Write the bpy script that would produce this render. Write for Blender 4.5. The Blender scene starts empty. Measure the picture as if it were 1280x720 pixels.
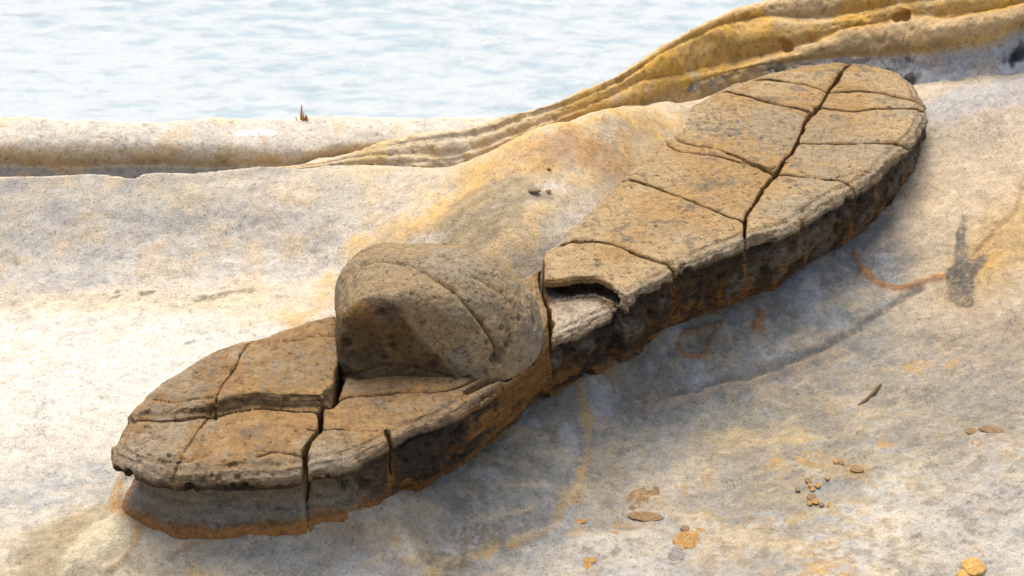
import bpy, math
import numpy as np

# ------------------------------------------------------------------ camera, sky, sun, exposure
S = bpy.context.scene
HFOV, PITCH, DIST = math.radians(22.0), math.radians(28.0), 9.4
TARGET = np.array([0.0, 0.0, 0.15])
FWD = np.array([0.0, math.cos(PITCH), -math.sin(PITCH)])
UPV = np.array([0.0, math.sin(PITCH), math.cos(PITCH)])
CAM = TARGET - DIST * FWD
FOC = 640.0 / math.tan(HFOV / 2)

cd = bpy.data.cameras.new('camera')
cam = bpy.data.objects.new('camera', cd)
S.collection.objects.link(cam)
cam.location = CAM
cam.rotation_euler = (math.pi / 2 - PITCH, 0, 0)
cd.sensor_width = 36.0
cd.lens = 18.0 / math.tan(HFOV / 2)
cd.clip_start, cd.clip_end = 0.1, 6000.0
cd.dof.use_dof = True
cd.dof.focus_distance = 9.3
cd.dof.aperture_fstop = 5.6
S.camera = cam

SUN_EL, SUN_AZ = math.radians(67.0), math.radians(-16.0)     # azimuth from +Y (away from the camera), negative = to the left
w = bpy.data.worlds.new('World')
S.world = w
w.use_nodes = True
nt = w.node_tree
nt.nodes.clear()
sky = nt.nodes.new('ShaderNodeTexSky')
sky.sky_type = 'NISHITA'
sky.sun_disc = False
sky.sun_elevation = SUN_EL
sky.sun_rotation = SUN_AZ
sky.air_density = 1.0
sky.dust_density = 7.0
sky.ozone_density = 0.3
bg = nt.nodes.new('ShaderNodeBackground')
bg.inputs['Strength'].default_value = 0.14
wo = nt.nodes.new('ShaderNodeOutputWorld')
nt.links.new(sky.outputs[0], bg.inputs[0])
nt.links.new(bg.outputs[0], wo.inputs[0])

sl = bpy.data.lights.new('sun', 'SUN')
sl.energy = 1.5
sl.angle = math.radians(36.0)
sl.color = (1.0, 0.955, 0.86)
sun = bpy.data.objects.new('sun', sl)
S.collection.objects.link(sun)
sun.rotation_euler = (-(math.pi / 2 - SUN_EL), 0, -SUN_AZ)
sun.location = (-3, 10, 15)

S.view_settings.view_transform = 'Standard'
S.view_settings.look = 'None'
S.view_settings.gamma = 1.0
S.view_settings.use_curve_mapping = False
S.view_settings.exposure = 0.52

# ------------------------------------------------------------------ helpers
def ray(px, py):
    px = np.asarray(px, float); py = np.asarray(py, float)
    d = FWD[None] * FOC + np.stack([px - 640, np.zeros_like(px), np.zeros_like(px)], -1) + UPV[None] * (360 - py)[..., None]
    return d
def at(px, py, z=0.0):
    """points of the level plane z that stand at these places of the photograph"""
    d = ray(np.atleast_1d(px), np.atleast_1d(py))
    t = (np.asarray(z) - CAM[2]) / d[:, 2]
    return CAM[None] + d * t[:, None]
def pts(l, z):
    a = np.array(l, float)
    return at(a[:, 0], a[:, 1], z)[:, :2]
def proj(P):
    v = P - CAM
    f = v @ FWD
    return 640 + FOC * v[:, 0] / f, 360 - FOC * (v @ UPV) / f

def _h(ix, iy, iz, seed):
    h = (ix.astype(np.uint32) * np.uint32(374761393)) ^ (iy.astype(np.uint32) * np.uint32(668265263)) ^ (iz.astype(np.uint32) * np.uint32(2147483647 - 58)) ^ np.uint32((seed * 1274126177) & 0xffffffff)
    h = (h ^ (h >> np.uint32(13))) * np.uint32(1274126177)
    h = (h ^ (h >> np.uint32(15))) * np.uint32(2246822519)
    return h ^ (h >> np.uint32(16))
def perlin(x, y, z, seed=0):
    x, y, z = np.broadcast_arrays(np.asarray(x, np.float64), np.asarray(y, np.float64), np.asarray(z, np.float64))
    xi, yi, zi = np.floor(x).astype(np.int64), np.floor(y).astype(np.int64), np.floor(z).astype(np.int64)
    xf, yf, zf = x - xi, y - yi, z - zi
    fade = lambda t: t * t * t * (t * (t * 6 - 15) + 10)
    u, v, ww = fade(xf), fade(yf), fade(zf)
    def g(dx, dy, dz):
        h = _h(xi + dx, yi + dy, zi + dz, seed)
        gx = (h & np.uint32(1023)).astype(np.float64) / 511.5 - 1
        gy = ((h >> np.uint32(10)) & np.uint32(1023)).astype(np.float64) / 511.5 - 1
        gz = ((h >> np.uint32(20)) & np.uint32(1023)).astype(np.float64) / 511.5 - 1
        return gx * (xf - dx) + gy * (yf - dy) + gz * (zf - dz)
    a = g(0, 0, 0) + u * (g(1, 0, 0) - g(0, 0, 0))
    b = g(0, 1, 0) + u * (g(1, 1, 0) - g(0, 1, 0))
    c = g(0, 0, 1) + u * (g(1, 0, 1) - g(0, 0, 1))
    d = g(0, 1, 1) + u * (g(1, 1, 1) - g(0, 1, 1))
    e = a + v * (b - a)
    f = c + v * (d - c)
    return (e + ww * (f - e)) * 1.3
def fbm(P, freq, octs=4, seed=0, gain=0.5, sc=(1, 1, 1)):
    r, a = 0, 1.0
    for o in range(octs):
        r = r + a * perlin(P[:, 0] * freq * sc[0] + 13.7 * o, P[:, 1] * freq * sc[1] - 7.1 * o, (P[:, 2] if P.shape[1] > 2 else 0) * freq * sc[2] + 3.3 * o, seed + o)
        a *= gain; freq *= 2.03
    return r
def sstep(a, b, x):
    t = np.clip((x - a) / (b - a), 0, 1)
    return t * t * (3 - 2 * t)
def dline(XY, poly):
    """distance from points to an open polyline, and which side of it they lie on"""
    poly = np.asarray(poly)
    best = np.full(len(XY), 1e9); side = np.zeros(len(XY))
    for a, b in zip(poly[:-1], poly[1:]):
        ab = b - a
        t = np.clip(((XY - a) @ ab) / (ab @ ab + 1e-12), 0, 1)
        q = XY - a - t[:, None] * ab
        d = np.hypot(q[:, 0], q[:, 1])
        m = d < best
        best = np.where(m, d, best)
        side = np.where(m, np.sign(ab[0] * q[:, 1] - ab[1] * q[:, 0]), side)
    return best, side
def inpoly(XY, poly):
    poly = np.asarray(poly); r = np.zeros(len(XY), bool)
    x, y = XY[:, 0], XY[:, 1]
    for (x0, y0), (x1, y1) in zip(poly, np.roll(poly, -1, 0)):
        if y0 == y1: continue
        r ^= ((y0 > y) != (y1 > y)) & (x < (x1 - x0) * (y - y0) / (y1 - y0) + x0)
    return r
def sdpoly(XY, poly):
    d, _ = dline(XY, np.vstack([poly, poly[:1]]))
    return np.where(inpoly(XY, poly), d, -d)
def smin(a, b, k):
    h = np.clip(0.5 + 0.5 * (b - a) / k, 0, 1)
    return b + (a - b) * h - k * h * (1 - h)
def smooth_curve(l, n=8):
    """Catmull-Rom through photo points"""
    p = np.array(l, float)
    q = np.vstack([2 * p[0] - p[1], p, 2 * p[-1] - p[-2]])
    out = []
    for i in range(1, len(q) - 2):
        t = np.linspace(0, 1, n, endpoint=False)[:, None]
        out.append(0.5 * (2 * q[i] + (q[i + 1] - q[i - 1]) * t + (2 * q[i - 1] - 5 * q[i] + 4 * q[i + 1] - q[i + 2]) * t ** 2 + (3 * q[i] - q[i - 1] - 3 * q[i + 1] + q[i + 2]) * t ** 3))
    out.append(p[-1:])
    return np.vstack(out)

def new_mesh(name, V, F, mat, parent=None, col=None, smooth=True):
    me = bpy.data.meshes.new(name)
    V = np.asarray(V, np.float32); F = np.asarray(F, np.int32)
    n = F.shape[1]
    me.vertices.add(len(V)); me.vertices.foreach_set('co', V.ravel())
    me.loops.add(F.size); me.loops.foreach_set('vertex_index', F.ravel())
    me.polygons.add(len(F))
    me.polygons.foreach_set('loop_start', np.arange(len(F), dtype=np.int32) * n)
    me.update(calc_edges=True)
    me.validate()
    if smooth:
        me.polygons.foreach_set('use_smooth', np.ones(len(me.polygons), bool))
    if col is not None:
        ca = me.color_attributes.new('albedo', 'FLOAT_COLOR', 'POINT')
        c4 = np.ones((len(V), 4), np.float32); c4[:, :3] = np.clip(col, 0.01, 0.85)
        ca.data.foreach_set('color', c4.ravel())
    me.materials.append(mat)
    o = bpy.data.objects.new(name, me)
    S.collection.objects.link(o)
    if parent is not None: o.parent = parent
    return o
def vnormals(V, F):
    a, b, c = V[F[:, 0]], V[F[:, 1]], V[F[:, 2]]
    fn = np.cross(b - a, c - a)
    if F.shape[1] == 4:
        fn = np.cross(c - a, V[F[:, 3]] - b)
    N = np.zeros_like(V)
    for k in range(F.shape[1]):
        for ax in range(3):
            N[:, ax] += np.bincount(F[:, k], fn[:, ax], len(V))
    return N / (np.linalg.norm(N, axis=1, keepdims=True) + 1e-12)
def grid_faces(nu, nv):
    i = np.arange(nu - 1)[:, None] * nv + np.arange(nv - 1)[None]
    return np.stack([i, i + nv, i + nv + 1, i + 1], -1).reshape(-1, 4)
def tag(o, label=None, cat=None, group=None, kind=None):
    if label: o['label'] = label
    if cat: o['category'] = cat
    if group: o['group'] = group
    if kind: o['kind'] = kind
    return o
def empty(name, loc):
    o = bpy.data.objects.new(name, None)
    o.empty_display_size = 0.1
    S.collection.objects.link(o); o.location = loc
    return o
def mixc(c, target, m):
    return c + (np.asarray(target)[None] - c) * np.clip(m, 0, 1)[:, None]

def surface_nets(f):
    ins = f > 0
    nx, ny, nz = f.shape
    cnt = np.zeros((nx - 1, ny - 1, nz - 1), np.uint8)
    for dx in (0, 1):
        for dy in (0, 1):
            for dz in (0, 1):
                cnt += ins[dx:nx - 1 + dx, dy:ny - 1 + dy, dz:nz - 1 + dz]
    act = (cnt > 0) & (cnt < 8)
    I, J, K = np.nonzero(act)
    idx = np.full(act.shape, -1, np.int32); idx[I, J, K] = np.arange(len(I))
    P = np.zeros((len(I), 3)); n = np.zeros(len(I))
    C = {(dx, dy, dz): f[I + dx, J + dy, K + dz].astype(np.float64) for dx in (0, 1) for dy in (0, 1) for dz in (0, 1)}
    for a in C:
        for ax in range(3):
            if a[ax] == 0:
                b = list(a); b[ax] = 1; b = tuple(b)
                fa, fb = C[a], C[b]
                m = (fa > 0) != (fb > 0)
                t = np.where(m, fa / np.where(m, fa - fb, 1), 0)
                q = np.array(a, float)[None].repeat(len(I), 0); q[:, ax] += t
                P += q * m[:, None]; n += m
    P = P / n[:, None] + np.stack([I, J, K], 1)
    faces = []
    for ax in range(3):
        sl0 = [slice(None)] * 3; sl1 = [slice(None)] * 3
        sl0[ax] = slice(0, -1); sl1[ax] = slice(1, None)
        s0, s1 = ins[tuple(sl0)], ins[tuple(sl1)]
        E = np.stack(np.nonzero(s0 != s1), 1)
        b, c = (ax + 1) % 3, (ax + 2) % 3
        ok = (E[:, b] > 0) & (E[:, c] > 0) & (E[:, b] < f.shape[b] - 1) & (E[:, c] < f.shape[c] - 1)
        E = E[ok]
        def g(db, dc):
            q = E.copy(); q[:, b] -= db; q[:, c] -= dc
            return idx[q[:, 0], q[:, 1], q[:, 2]]
        Q = np.stack([g(1, 1), g(0, 1), g(0, 0), g(1, 0)], 1)
        fl = ~s0[E[:, 0], E[:, 1], E[:, 2]]
        Q[fl] = Q[fl][:, ::-1]
        faces.append(Q)
    return P, np.vstack(faces)

# ------------------------------------------------------------------ materials
def rock_material(name, speck=0.25, bump=0.6, grain=140.0, rough=0.9, fine_dark=(0.35, 0.33, 0.3), dark_amt=0.35, stretch=(1, 1, 1), hair=0.0, lam=0.0):
    m = bpy.data.materials.new(name); m.use_nodes = True
    n = m.node_tree.nodes; l = m.node_tree.links; n.clear()
    out = n.new('ShaderNodeOutputMaterial'); b = n.new('ShaderNodeBsdfPrincipled')
    b.inputs['Roughness'].default_value = rough
    b.inputs['Specular IOR Level'].default_value = 0.25
    l.new(b.outputs[0], out.inputs[0])
    geo = n.new('ShaderNodeNewGeometry')
    mp = n.new('ShaderNodeMapping'); mp.inputs['Scale'].default_value = stretch
    l.new(geo.outputs['Position'], mp.inputs[0])
    at_ = n.new('ShaderNodeAttribute'); at_.attribute_name = 'albedo'
    def noise(sc, det, ro=0.6):
        t = n.new('ShaderNodeTexNoise'); t.inputs['Scale'].default_value = sc; t.inputs['Detail'].default_value = det
        t.inputs['Roughness'].default_value = ro
        l.new(mp.outputs[0], t.inputs['Vector']); return t
    def ramp(src, a, bb, lo, hi):
        r = n.new('ShaderNodeMapRange'); r.inputs[1].default_value = a; r.inputs[2].default_value = bb
        r.inputs[3].default_value = lo; r.inputs[4].default_value = hi
        l.new(src, r.inputs[0]); return r.outputs[0]
    n1 = noise(grain, 3, 0.75); n2 = noise(28, 5, 0.7); n3 = noise(grain * 0.42, 4, 0.7)
    v1 = ramp(n1.outputs[0], 0.3, 0.7, 1 - speck, 1 + speck)
    v2 = ramp(n2.outputs[0], 0.3, 0.7, 1 - speck * 0.7, 1 + speck * 0.7)
    mu = n.new('ShaderNodeMath'); mu.operation = 'MULTIPLY'; l.new(v1, mu.inputs[0]); l.new(v2, mu.inputs[1])
    mx = n.new('ShaderNodeMix'); mx.data_type = 'RGBA'; mx.blend_type = 'MULTIPLY'; mx.inputs[0].default_value = 1
    cc = n.new('ShaderNodeCombineColor')
    for k in range(3): l.new(mu.outputs[0], cc.inputs[k])
    l.new(at_.outputs['Color'], mx.inputs[6]); l.new(cc.outputs[0], mx.inputs[7])
    # sparse dark mineral grains
    dk = n.new('ShaderNodeMix'); dk.data_type = 'RGBA'; dk.blend_type = 'MULTIPLY'
    dk.inputs[7].default_value = (*fine_dark, 1)
    l.new(ramp(n3.outputs[0], 0.57, 0.65, 0, dark_amt * 1.6), dk.inputs[0]); l.new(mx.outputs[2], dk.inputs[6])
    # short hairline cracks
    mh = n.new('ShaderNodeMapping'); mh.inputs['Scale'].default_value = (1.0, .55, 2.2); mh.inputs['Rotation'].default_value = (0, 0, .75)
    l.new(geo.outputs['Position'], mh.inputs[0])
    th = n.new('ShaderNodeTexNoise'); th.inputs['Scale'].default_value = 17; th.inputs['Detail'].default_value = 4; th.inputs['Roughness'].default_value = .65; th.inputs['Distortion'].default_value = .15
    l.new(mh.outputs[0], th.inputs['Vector'])
    s1 = n.new('ShaderNodeMath'); s1.operation = 'SUBTRACT'; s1.inputs[1].default_value = .5; l.new(th.outputs[0], s1.inputs[0])
    s2 = n.new('ShaderNodeMath'); s2.operation = 'ABSOLUTE'; l.new(s1.outputs[0], s2.inputs[0])
    hl = ramp(s2.outputs[0], .002, .010, 1, 0)
    tm = noise(9, 2); hm = ramp(tm.outputs[0], .5, .62, 0, 1)
    hx = n.new('ShaderNodeMath'); hx.operation = 'MULTIPLY'; l.new(hl, hx.inputs[0]); l.new(hm, hx.inputs[1])
    hy = n.new('ShaderNodeMath'); hy.operation = 'MULTIPLY'; l.new(hx.outputs[0], hy.inputs[0]); hy.inputs[1].default_value = hair
    hc = n.new('ShaderNodeMix'); hc.data_type = 'RGBA'; hc.blend_type = 'MULTIPLY'; hc.inputs[7].default_value = (.3, .27, .24, 1)
    l.new(hy.outputs[0], hc.inputs[0]); l.new(dk.outputs[2], hc.inputs[6]); l.new(hc.outputs[2], b.inputs['Base Color'])
    ad = n.new('ShaderNodeMath'); ad.operation = 'MULTIPLY_ADD'; ad.inputs[1].default_value = 1.8
    l.new(n2.outputs[0], ad.inputs[0]); l.new(n1.outputs[0], ad.inputs[2])
    ad2 = n.new('ShaderNodeMath'); ad2.operation = 'MULTIPLY_ADD'; ad2.inputs[1].default_value = -0.8
    l.new(n3.outputs[0], ad2.inputs[0]); l.new(ad.outputs[0], ad2.inputs[2])
    ad3 = n.new('ShaderNodeMath'); ad3.operation = 'MULTIPLY_ADD'; ad3.inputs[1].default_value = -1.2
    l.new(hy.outputs[0], ad3.inputs[0]); l.new(ad2.outputs[0], ad3.inputs[2]); ad2 = ad3
    if lam:
        ml = n.new('ShaderNodeMapping'); ml.inputs['Scale'].default_value = (7, 7, 150); ml.inputs['Rotation'].default_value = (.03, -.02, 0)
        l.new(geo.outputs['Position'], ml.inputs[0])
        tl = n.new('ShaderNodeTexNoise'); tl.inputs['Scale'].default_value = 1; tl.inputs['Detail'].default_value = 4; tl.inputs['Roughness'].default_value = .65
        l.new(ml.outputs[0], tl.inputs['Vector'])
        sx_ = n.new('ShaderNodeSeparateXYZ'); l.new(geo.outputs['True Normal'], sx_.inputs[0])
        steep = ramp(sx_.outputs[2], .97, .75, 0, lam)
        dl = n.new('ShaderNodeMath'); dl.operation = 'SUBTRACT'; dl.inputs[1].default_value = .5; l.new(tl.outputs[0], dl.inputs[0])
        dm = n.new('ShaderNodeMath'); dm.operation = 'MULTIPLY'; l.new(dl.outputs[0], dm.inputs[0]); l.new(steep, dm.inputs[1])
        ad4 = n.new('ShaderNodeMath'); ad4.operation = 'MULTIPLY_ADD'; ad4.inputs[1].default_value = 6.0
        l.new(dm.outputs[0], ad4.inputs[0]); l.new(ad2.outputs[0], ad4.inputs[2]); ad2 = ad4
        cr_ = ramp(dm.outputs[0], -.12, .12, .55, 1.35)
        cl = n.new('ShaderNodeCombineColor')
        for k in range(3): l.new(cr_, cl.inputs[k])
        mm = n.new('ShaderNodeMix'); mm.data_type = 'RGBA'; mm.blend_type = 'MULTIPLY'; mm.inputs[0].default_value = 1
        l.new(hc.outputs[2], mm.inputs[6]); l.new(cl.outputs[0], mm.inputs[7]); l.new(mm.outputs[2], b.inputs['Base Color'])
    bp = n.new('ShaderNodeBump'); bp.inputs['Strength'].default_value = bump; bp.inputs['Distance'].default_value = 0.006
    l.new(ad2.outputs[0], bp.inputs['Height']); l.new(bp.outputs[0], b.inputs['Normal'])
    return m
M_GROUND = rock_material('pale_sandstone', 0.26, 0.7, 170, 0.92, (0.45, 0.42, 0.36), 0.38, hair=.4)
M_RIDGE = rock_material('golden_sandstone', 0.2, 0.6, 90, 0.9, (0.5, 0.42, 0.3), 0.4, hair=.2)
M_SLAB = rock_material('iron_stained_sandstone', 0.28, 0.85, 110, 0.85, (0.3, 0.27, 0.24), 0.5, hair=.55, lam=.6)
M_FOOT = rock_material('smooth_grey_sandstone', 0.22, 0.6, 130, 0.9, (0.4, 0.36, 0.3), 0.4)
M_DOME = rock_material('grey_brown_sandstone', 0.28, 0.8, 110, 0.85, (0.3, 0.27, 0.24), 0.5, hair=.4)
M_STONE = rock_material('ochre_stone', 0.25, 0.7, 160, 0.85)

# ------------------------------------------------------------------ ground height
CP = [  # photo x, photo y, height
    (-200, 760, -.06), (0, 740, -.04), (150, 735, -.06), (320, 740, -.10), (480, 740, -.15), (640, 735, -.22), (800, 735, -.22), (1000, 735, -.20), (1200, 735, -.18), (1400, 735, -.15),
    (60, 640, .0), (140, 600, .02), (170, 662, .026), (230, 665, .028), (300, 666, .028), (400, 658, .024), (480, 644, .0), (540, 625, -.06), (610, 582, -.06), (690, 510, -.05), (760, 475, -.04), (850, 430, -.03), (940, 394, -.02), (1020, 338, .02), (1080, 293, .05), (1130, 247, .09),
    (560, 690, -.16), (640, 660, -.17), (700, 620, -.17), (740, 560, -.17), (800, 505, -.15), (900, 480, -.14), (980, 450, -.12), (1060, 415, -.10), (1130, 370, -.05), (1190, 345, -.03),
    (690, 560, -.13), (760, 515, -.11), (880, 460, -.10), (980, 420, -.08), (1080, 345, -.03), (1140, 310, .02),
    (850, 560, -.20), (1000, 560, -.18), (1150, 520, -.15), (1280, 480, -.10), (900, 650, -.22), (1100, 650, -.19), (1280, 620, -.15), (1400, 450, -.06),
    (1280, 360, -.0), (1200, 260, .10), (1280, 250, .14), (1180, 180, .20), (1280, 160, .26), (1200, 125, .30), (1290, 112, .33), (1400, 100, .36), (1400, 250, .16),
    (40, 540, .06), (100, 480, .07), (180, 440, .07), (60, 420, .06), (-100, 450, .06), (260, 400, .07), (100, 375, .06), (-100, 375, .06), (330, 370, .08), (400, 330, .12),
    (100, 310, .14), (-100, 310, .14), (250, 310, .14), (100, 240, .275), (-150, 225, .295), (250, 240, .27), (380, 300, .17), (460, 240, .28), (480, 270, .26),
    (0, 220, .295), (100, 220, .295), (180, 222, .295), (250, 218, .295), (300, 212, .295), (340, 209, .295), (385, 210, .30), (430, 208, .305), (480, 212, .32), (530, 214, .345), (570, 209, .375), (500, 240, .305), (560, 240, .34), (470, 320, .19), (520, 285, .29), (560, 280, .31), (620, 240, .40), (640, 300, .315), (700, 220, .40), (740, 240, .345), (690, 285, .325), (800, 162, .375), (830, 142, .35), (740, 192, .40), (780, 174, .38), (768, 210, .335), (870, 150, .28),
    (420, 380, .10), (300, 425, .08), (200, 470, .07), (500, 400, .05), (640, 420, .05), (800, 290, .16), (950, 190, .22), (1050, 140, .21), (1000, 78, .20), (900, 100, .28), (1090, 80, .20),
]
cp = np.array(CP)
cpP = at(cp[:, 0], cp[:, 1], cp[:, 2])
crest = [(600, 199, .42), (650, 176, .47), (700, 158, .49), (760, 141, .46), (800, 133, .42), (850, 126, .37), (900, 110, .30)]
cr_ = np.array(crest, float); crP = at(cr_[:, 0], cr_[:, 1], cr_[:, 2])
cpP = np.vstack([cpP, crP, crP + [[-.03, .14, -.07]], crP + [[-.06, .30, -.20]], crP + [[-.12, .6, -.34]]])
far = np.array([(-6, -5, -.2), (0, -5, -.35), (6, -5, -.2), (-6, 0, .0), (6, 0, .1), (-6, 2.2, .3), (6, 2.2, .5), (-3, 3.2, .1), (0, 3.4, .1), (3, 3.4, .4), (-6, 5, .2), (6, 5, .4), (0, 6, .2)])
cpA = np.vstack([cpP, far])
def _tpsk(r2): return 0.5 * r2 * np.log(r2 + 1e-9)
nC = len(cpA)
Kc = _tpsk(((cpA[:, None, :2] - cpA[None, :, :2]) ** 2).sum(-1)) + np.eye(nC) * 0.004
Pc = np.hstack([np.ones((nC, 1)), cpA[:, :2]])
Am = np.block([[Kc, Pc], [Pc.T, np.zeros((3, 3))]])
sol = np.linalg.solve(Am, np.concatenate([cpA[:, 2], np.zeros(3)]))
LIP = smooth_curve([(-220, 219), (-60, 218), (0, 218), (60, 218), (115, 217), (165, 220), (185, 216), (240, 215), (300, 209), (335, 205), (380, 208), (430, 203), (470, 198)], 6)
LIPXY = at(LIP[:, 0], LIP[:, 1], 0.31)[:, :2]
BXY = np.vstack([[-300, LIPXY[0, 1] + .12], LIPXY + [0, .12], at([560, 650, 750, 850, 1000, 1150, 1280, 1450], [195, 180, 160, 128, 118, 108, 100, 90], .32)[:, :2] + [0, .12], [300, 3.2]])
BX, BY = BXY[:, 0], BXY[:, 1]
def H(XY):
    out = np.empty(len(XY))
    for s in range(0, len(XY), 40000):
        q = XY[s:s + 40000]
        qq = np.clip(q, [-6, -5], [6, 6])
        r2 = ((qq[:, None] - cpA[None, :, :2]) ** 2).sum(-1)
        out[s:s + 40000] = _tpsk(r2) @ sol[:nC] + sol[nC] + qq @ sol[nC + 1:]
    # the hollow behind the low lip at the left
    lx, ly = LIPXY[:, 0], LIPXY[:, 1]
    yl = np.interp(XY[:, 0], lx, ly)
    fade = 1 - sstep(lx[-1] - .55, lx[-1] - .15, XY[:, 0])
    out = np.where(True, out - 0.16 * sstep(0.0, 0.035, XY[:, 1] - yl) * fade, out)
    out += 0.012 * np.exp(-((XY[:, 1] - yl) / 0.03) ** 2) * fade
    # the shore falls away under the sea behind the ridge
    yb = np.interp(XY[:, 0], BX, BY)
    dn = np.clip(XY[:, 1] - yb, 0, 60)
    out -= 0.9 * dn * sstep(0, .5, dn) + 0.10 * sstep(0, .2, dn)
    out = np.maximum(out, -9.0)
    return out
def gpt(l):
    a = np.array(l, float)                                # first place where each line of sight meets the ground
    zs = np.linspace(.7, -.6, 131)
    p = np.stack([at(a[:, 0], a[:, 1], z) for z in zs])
    h = H(p[:, :, :2].reshape(-1, 2)).reshape(p.shape[:2])
    hit = p[:, :, 2] <= h
    i = np.where(hit.any(0), hit.argmax(0), np.abs(p[:, :, 2] - h).argmin(0))
    i = np.clip(i, 1, None); j = np.arange(len(a))
    d0 = p[i - 1, j, 2] - h[i - 1, j]; d1 = p[i, j, 2] - h[i, j]
    k = np.clip(d0 / np.where(np.abs(d0 - d1) < 1e-9, 1, d0 - d1), 0, 1)
    p = at(a[:, 0], a[:, 1], zs[i - 1] + (zs[i] - zs[i - 1]) * k)
    p[:, 2] = H(p[:, :2])
    return p
def gcurve(l, n=6): return gpt(smooth_curve(l, n))[:, :2]

# ------------------------------------------------------------------ ground mesh
def axis(a, b, step, lo, hi):
    c = list(np.arange(a, b + 1e-6, step))
    d = step; x = a; L = []
    while x > lo: d *= 1.22; x -= d; L.append(x)
    d = step; x = c[-1]; R = []
    while x < hi: d *= 1.22; x += d; R.append(x)
    return np.array(L[::-1] + c + R)
gx = axis(-2.25, 2.25, 0.0085, -300, 300)
gy = axis(-2.25, 2.35, 0.0085, -300, 300)
GX, GY = np.meshgrid(gx, gy, indexing='ij')
XY = np.stack([GX.ravel(), GY.ravel()], 1)
Z = H(XY)
inner = (np.abs(XY[:, 0]) < 4) & (np.abs(XY[:, 1]) < 4)
P3 = np.hstack([XY, Z[:, None]])
wob = np.zeros((len(XY), 2))
wob[:, 0] = 0.02 * perlin(XY[:, 0] * 7, XY[:, 1] * 7, 0.5, 3) + 0.008 * perlin(XY[:, 0] * 22, XY[:, 1] * 22, 0.5, 4)
wob[:, 1] = 0.02 * perlin(XY[:, 0] * 7, XY[:, 1] * 7, 9.5, 5) + 0.008 * perlin(XY[:, 0] * 22, XY[:, 1] * 22, 9.5, 6)
XW = XY + wob
N1 = fbm(P3, 2.2, 4, 11); N2 = fbm(P3, 6.5, 4, 21); N3 = fbm(P3, 20, 3, 31); N4 = fbm(P3, 55, 2, 41, 0.7)
NS = fbm(P3, 7, 4, 51, 0.55, (1.0, 2.4, 1.0))
RA = np.stack([XY[:, 0] * .85 + XY[:, 1] * .53, -XY[:, 0] * .53 + XY[:, 1] * .85, Z], 1)
NA = fbm(RA, 24, 3, 91, .6, (.22, 1.0, .3)); NB_ = fbm(P3, 30, 3, 95, .6, (.3, 1.0, 1))
left_ = sstep(.3, -.6, XY[:, 0] - .6 * XY[:, 1])
rel = 0.011 * N1 + 0.007 * N2 + 0.003 * N3 + 0.0018 * N4 + .0012 * NA
SC = 350.0
def blob(px, py, rx, ry, rot=0, edge=0.5, wobble=0.35):
    """soft-edged patch lying on the ground: photo centre, radii in photo pixels"""
    c = gpt([(px, py)])[0, :2]
    q = XW - c
    a, b = q[:, 0] * SC, q[:, 1] * SC * 0.49
    r = math.radians(rot)
    a, b = a * math.cos(r) + b * math.sin(r), -a * math.sin(r) + b * math.cos(r)
    d = np.hypot(a / rx, b / ry) + wobble * N2 * 0.8 + wobble * 0.5 * N3
    return 1 - sstep(1 - edge, 1 + edge, d)
def line(l, wpx, edge=0.5, curve=True):
    p = gcurve(l) if curve else gpt(l)[:, :2]
    d, s = dline(XW, p)
    return (1 - sstep(1 - edge, 1 + edge, d * SC / wpx / np.clip(.9 + .9 * N2 + .4 * N3, .3, 2))) * np.clip(.75 + .6 * N3 + .5 * N2, 0, 1), d, s

cream = np.array([0.53, 0.47, 0.36]); white = np.array([0.60, 0.575, 0.51]); tan = np.array([0.52, 0.40, 0.24])
orange = np.array([0.50, 0.315, 0.09]); grey = np.array([0.35, 0.32, 0.265]); dgrey = np.array([0.17, 0.155, 0.13]); blue = np.array([0.27, 0.29, 0.29]); olive = np.array([0.26, 0.21, 0.12])
rust = np.array([0.30, 0.13, 0.035])
col = np.repeat(cream[None], len(XY), 0)
col = mixc(col, white, sstep(-.1, .5, N1) * 0.5)
# left: white basin, mottled grey upper slope
col = mixc(col, white * 1.03, blob(120, 450, 360, 120, 8, 0.6))
m = blob(60, 285, 330, 62, 0, 0.5)
col = mixc(col, np.array([.40, .39, .36]), m * (0.3 + 0.55 * sstep(-.2, .45, NS)))
col = mixc(col, tan, m * 0.55 * sstep(.05, .5, N2 + .4 * N3))
col = mixc(col, grey * 1.1, blob(340, 270, 130, 60, -10, 0.6) * 0.4 * sstep(-.1, .4, NS))
col = mixc(col, tan * 1.1, blob(400, 300, 150, 70, 30, 0.6) * 0.6 * sstep(-.2, .4, N2))
col = mixc(col, np.array([.62, .50, .32]), blob(200, 378, 230, 14, 0, 0.7) * 0.5)
# the golden mound behind the dome
col = mixc(col, np.array([.58, .41, .20]), blob(690, 225, 230, 110, 28, 0.5) * (0.65 + .6 * N2 + .3 * N3))
l_, _, _ = line([(400, 385), (440, 345), (500, 293), (570, 245), (640, 202), (700, 182), (760, 168), (830, 150)], 40, 0.85)
col = mixc(col, np.array([.58, .37, .13]), l_ * (0.65 + 0.5 * N2))
col = mixc(col, np.array([.46, .27, .13]), blob(720, 185, 90, 14, 14, 0.6) * (.6 + .5 * N3))
l_, _, _ = line([(400, 400), (480, 335), (560, 285), (620, 255), (700, 235)], 12, 0.8)
col = mixc(col, white, l_ * 0.8)
col = mixc(col, olive * 1.1, blob(610, 257, 66, 24, 4, 0.2) * 0.9 * sstep(-1.2, .1, N3 + N4))
col = mixc(col, white * .9, blob(720, 290, 60, 18, 35, 0.5) * 0.6)
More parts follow.
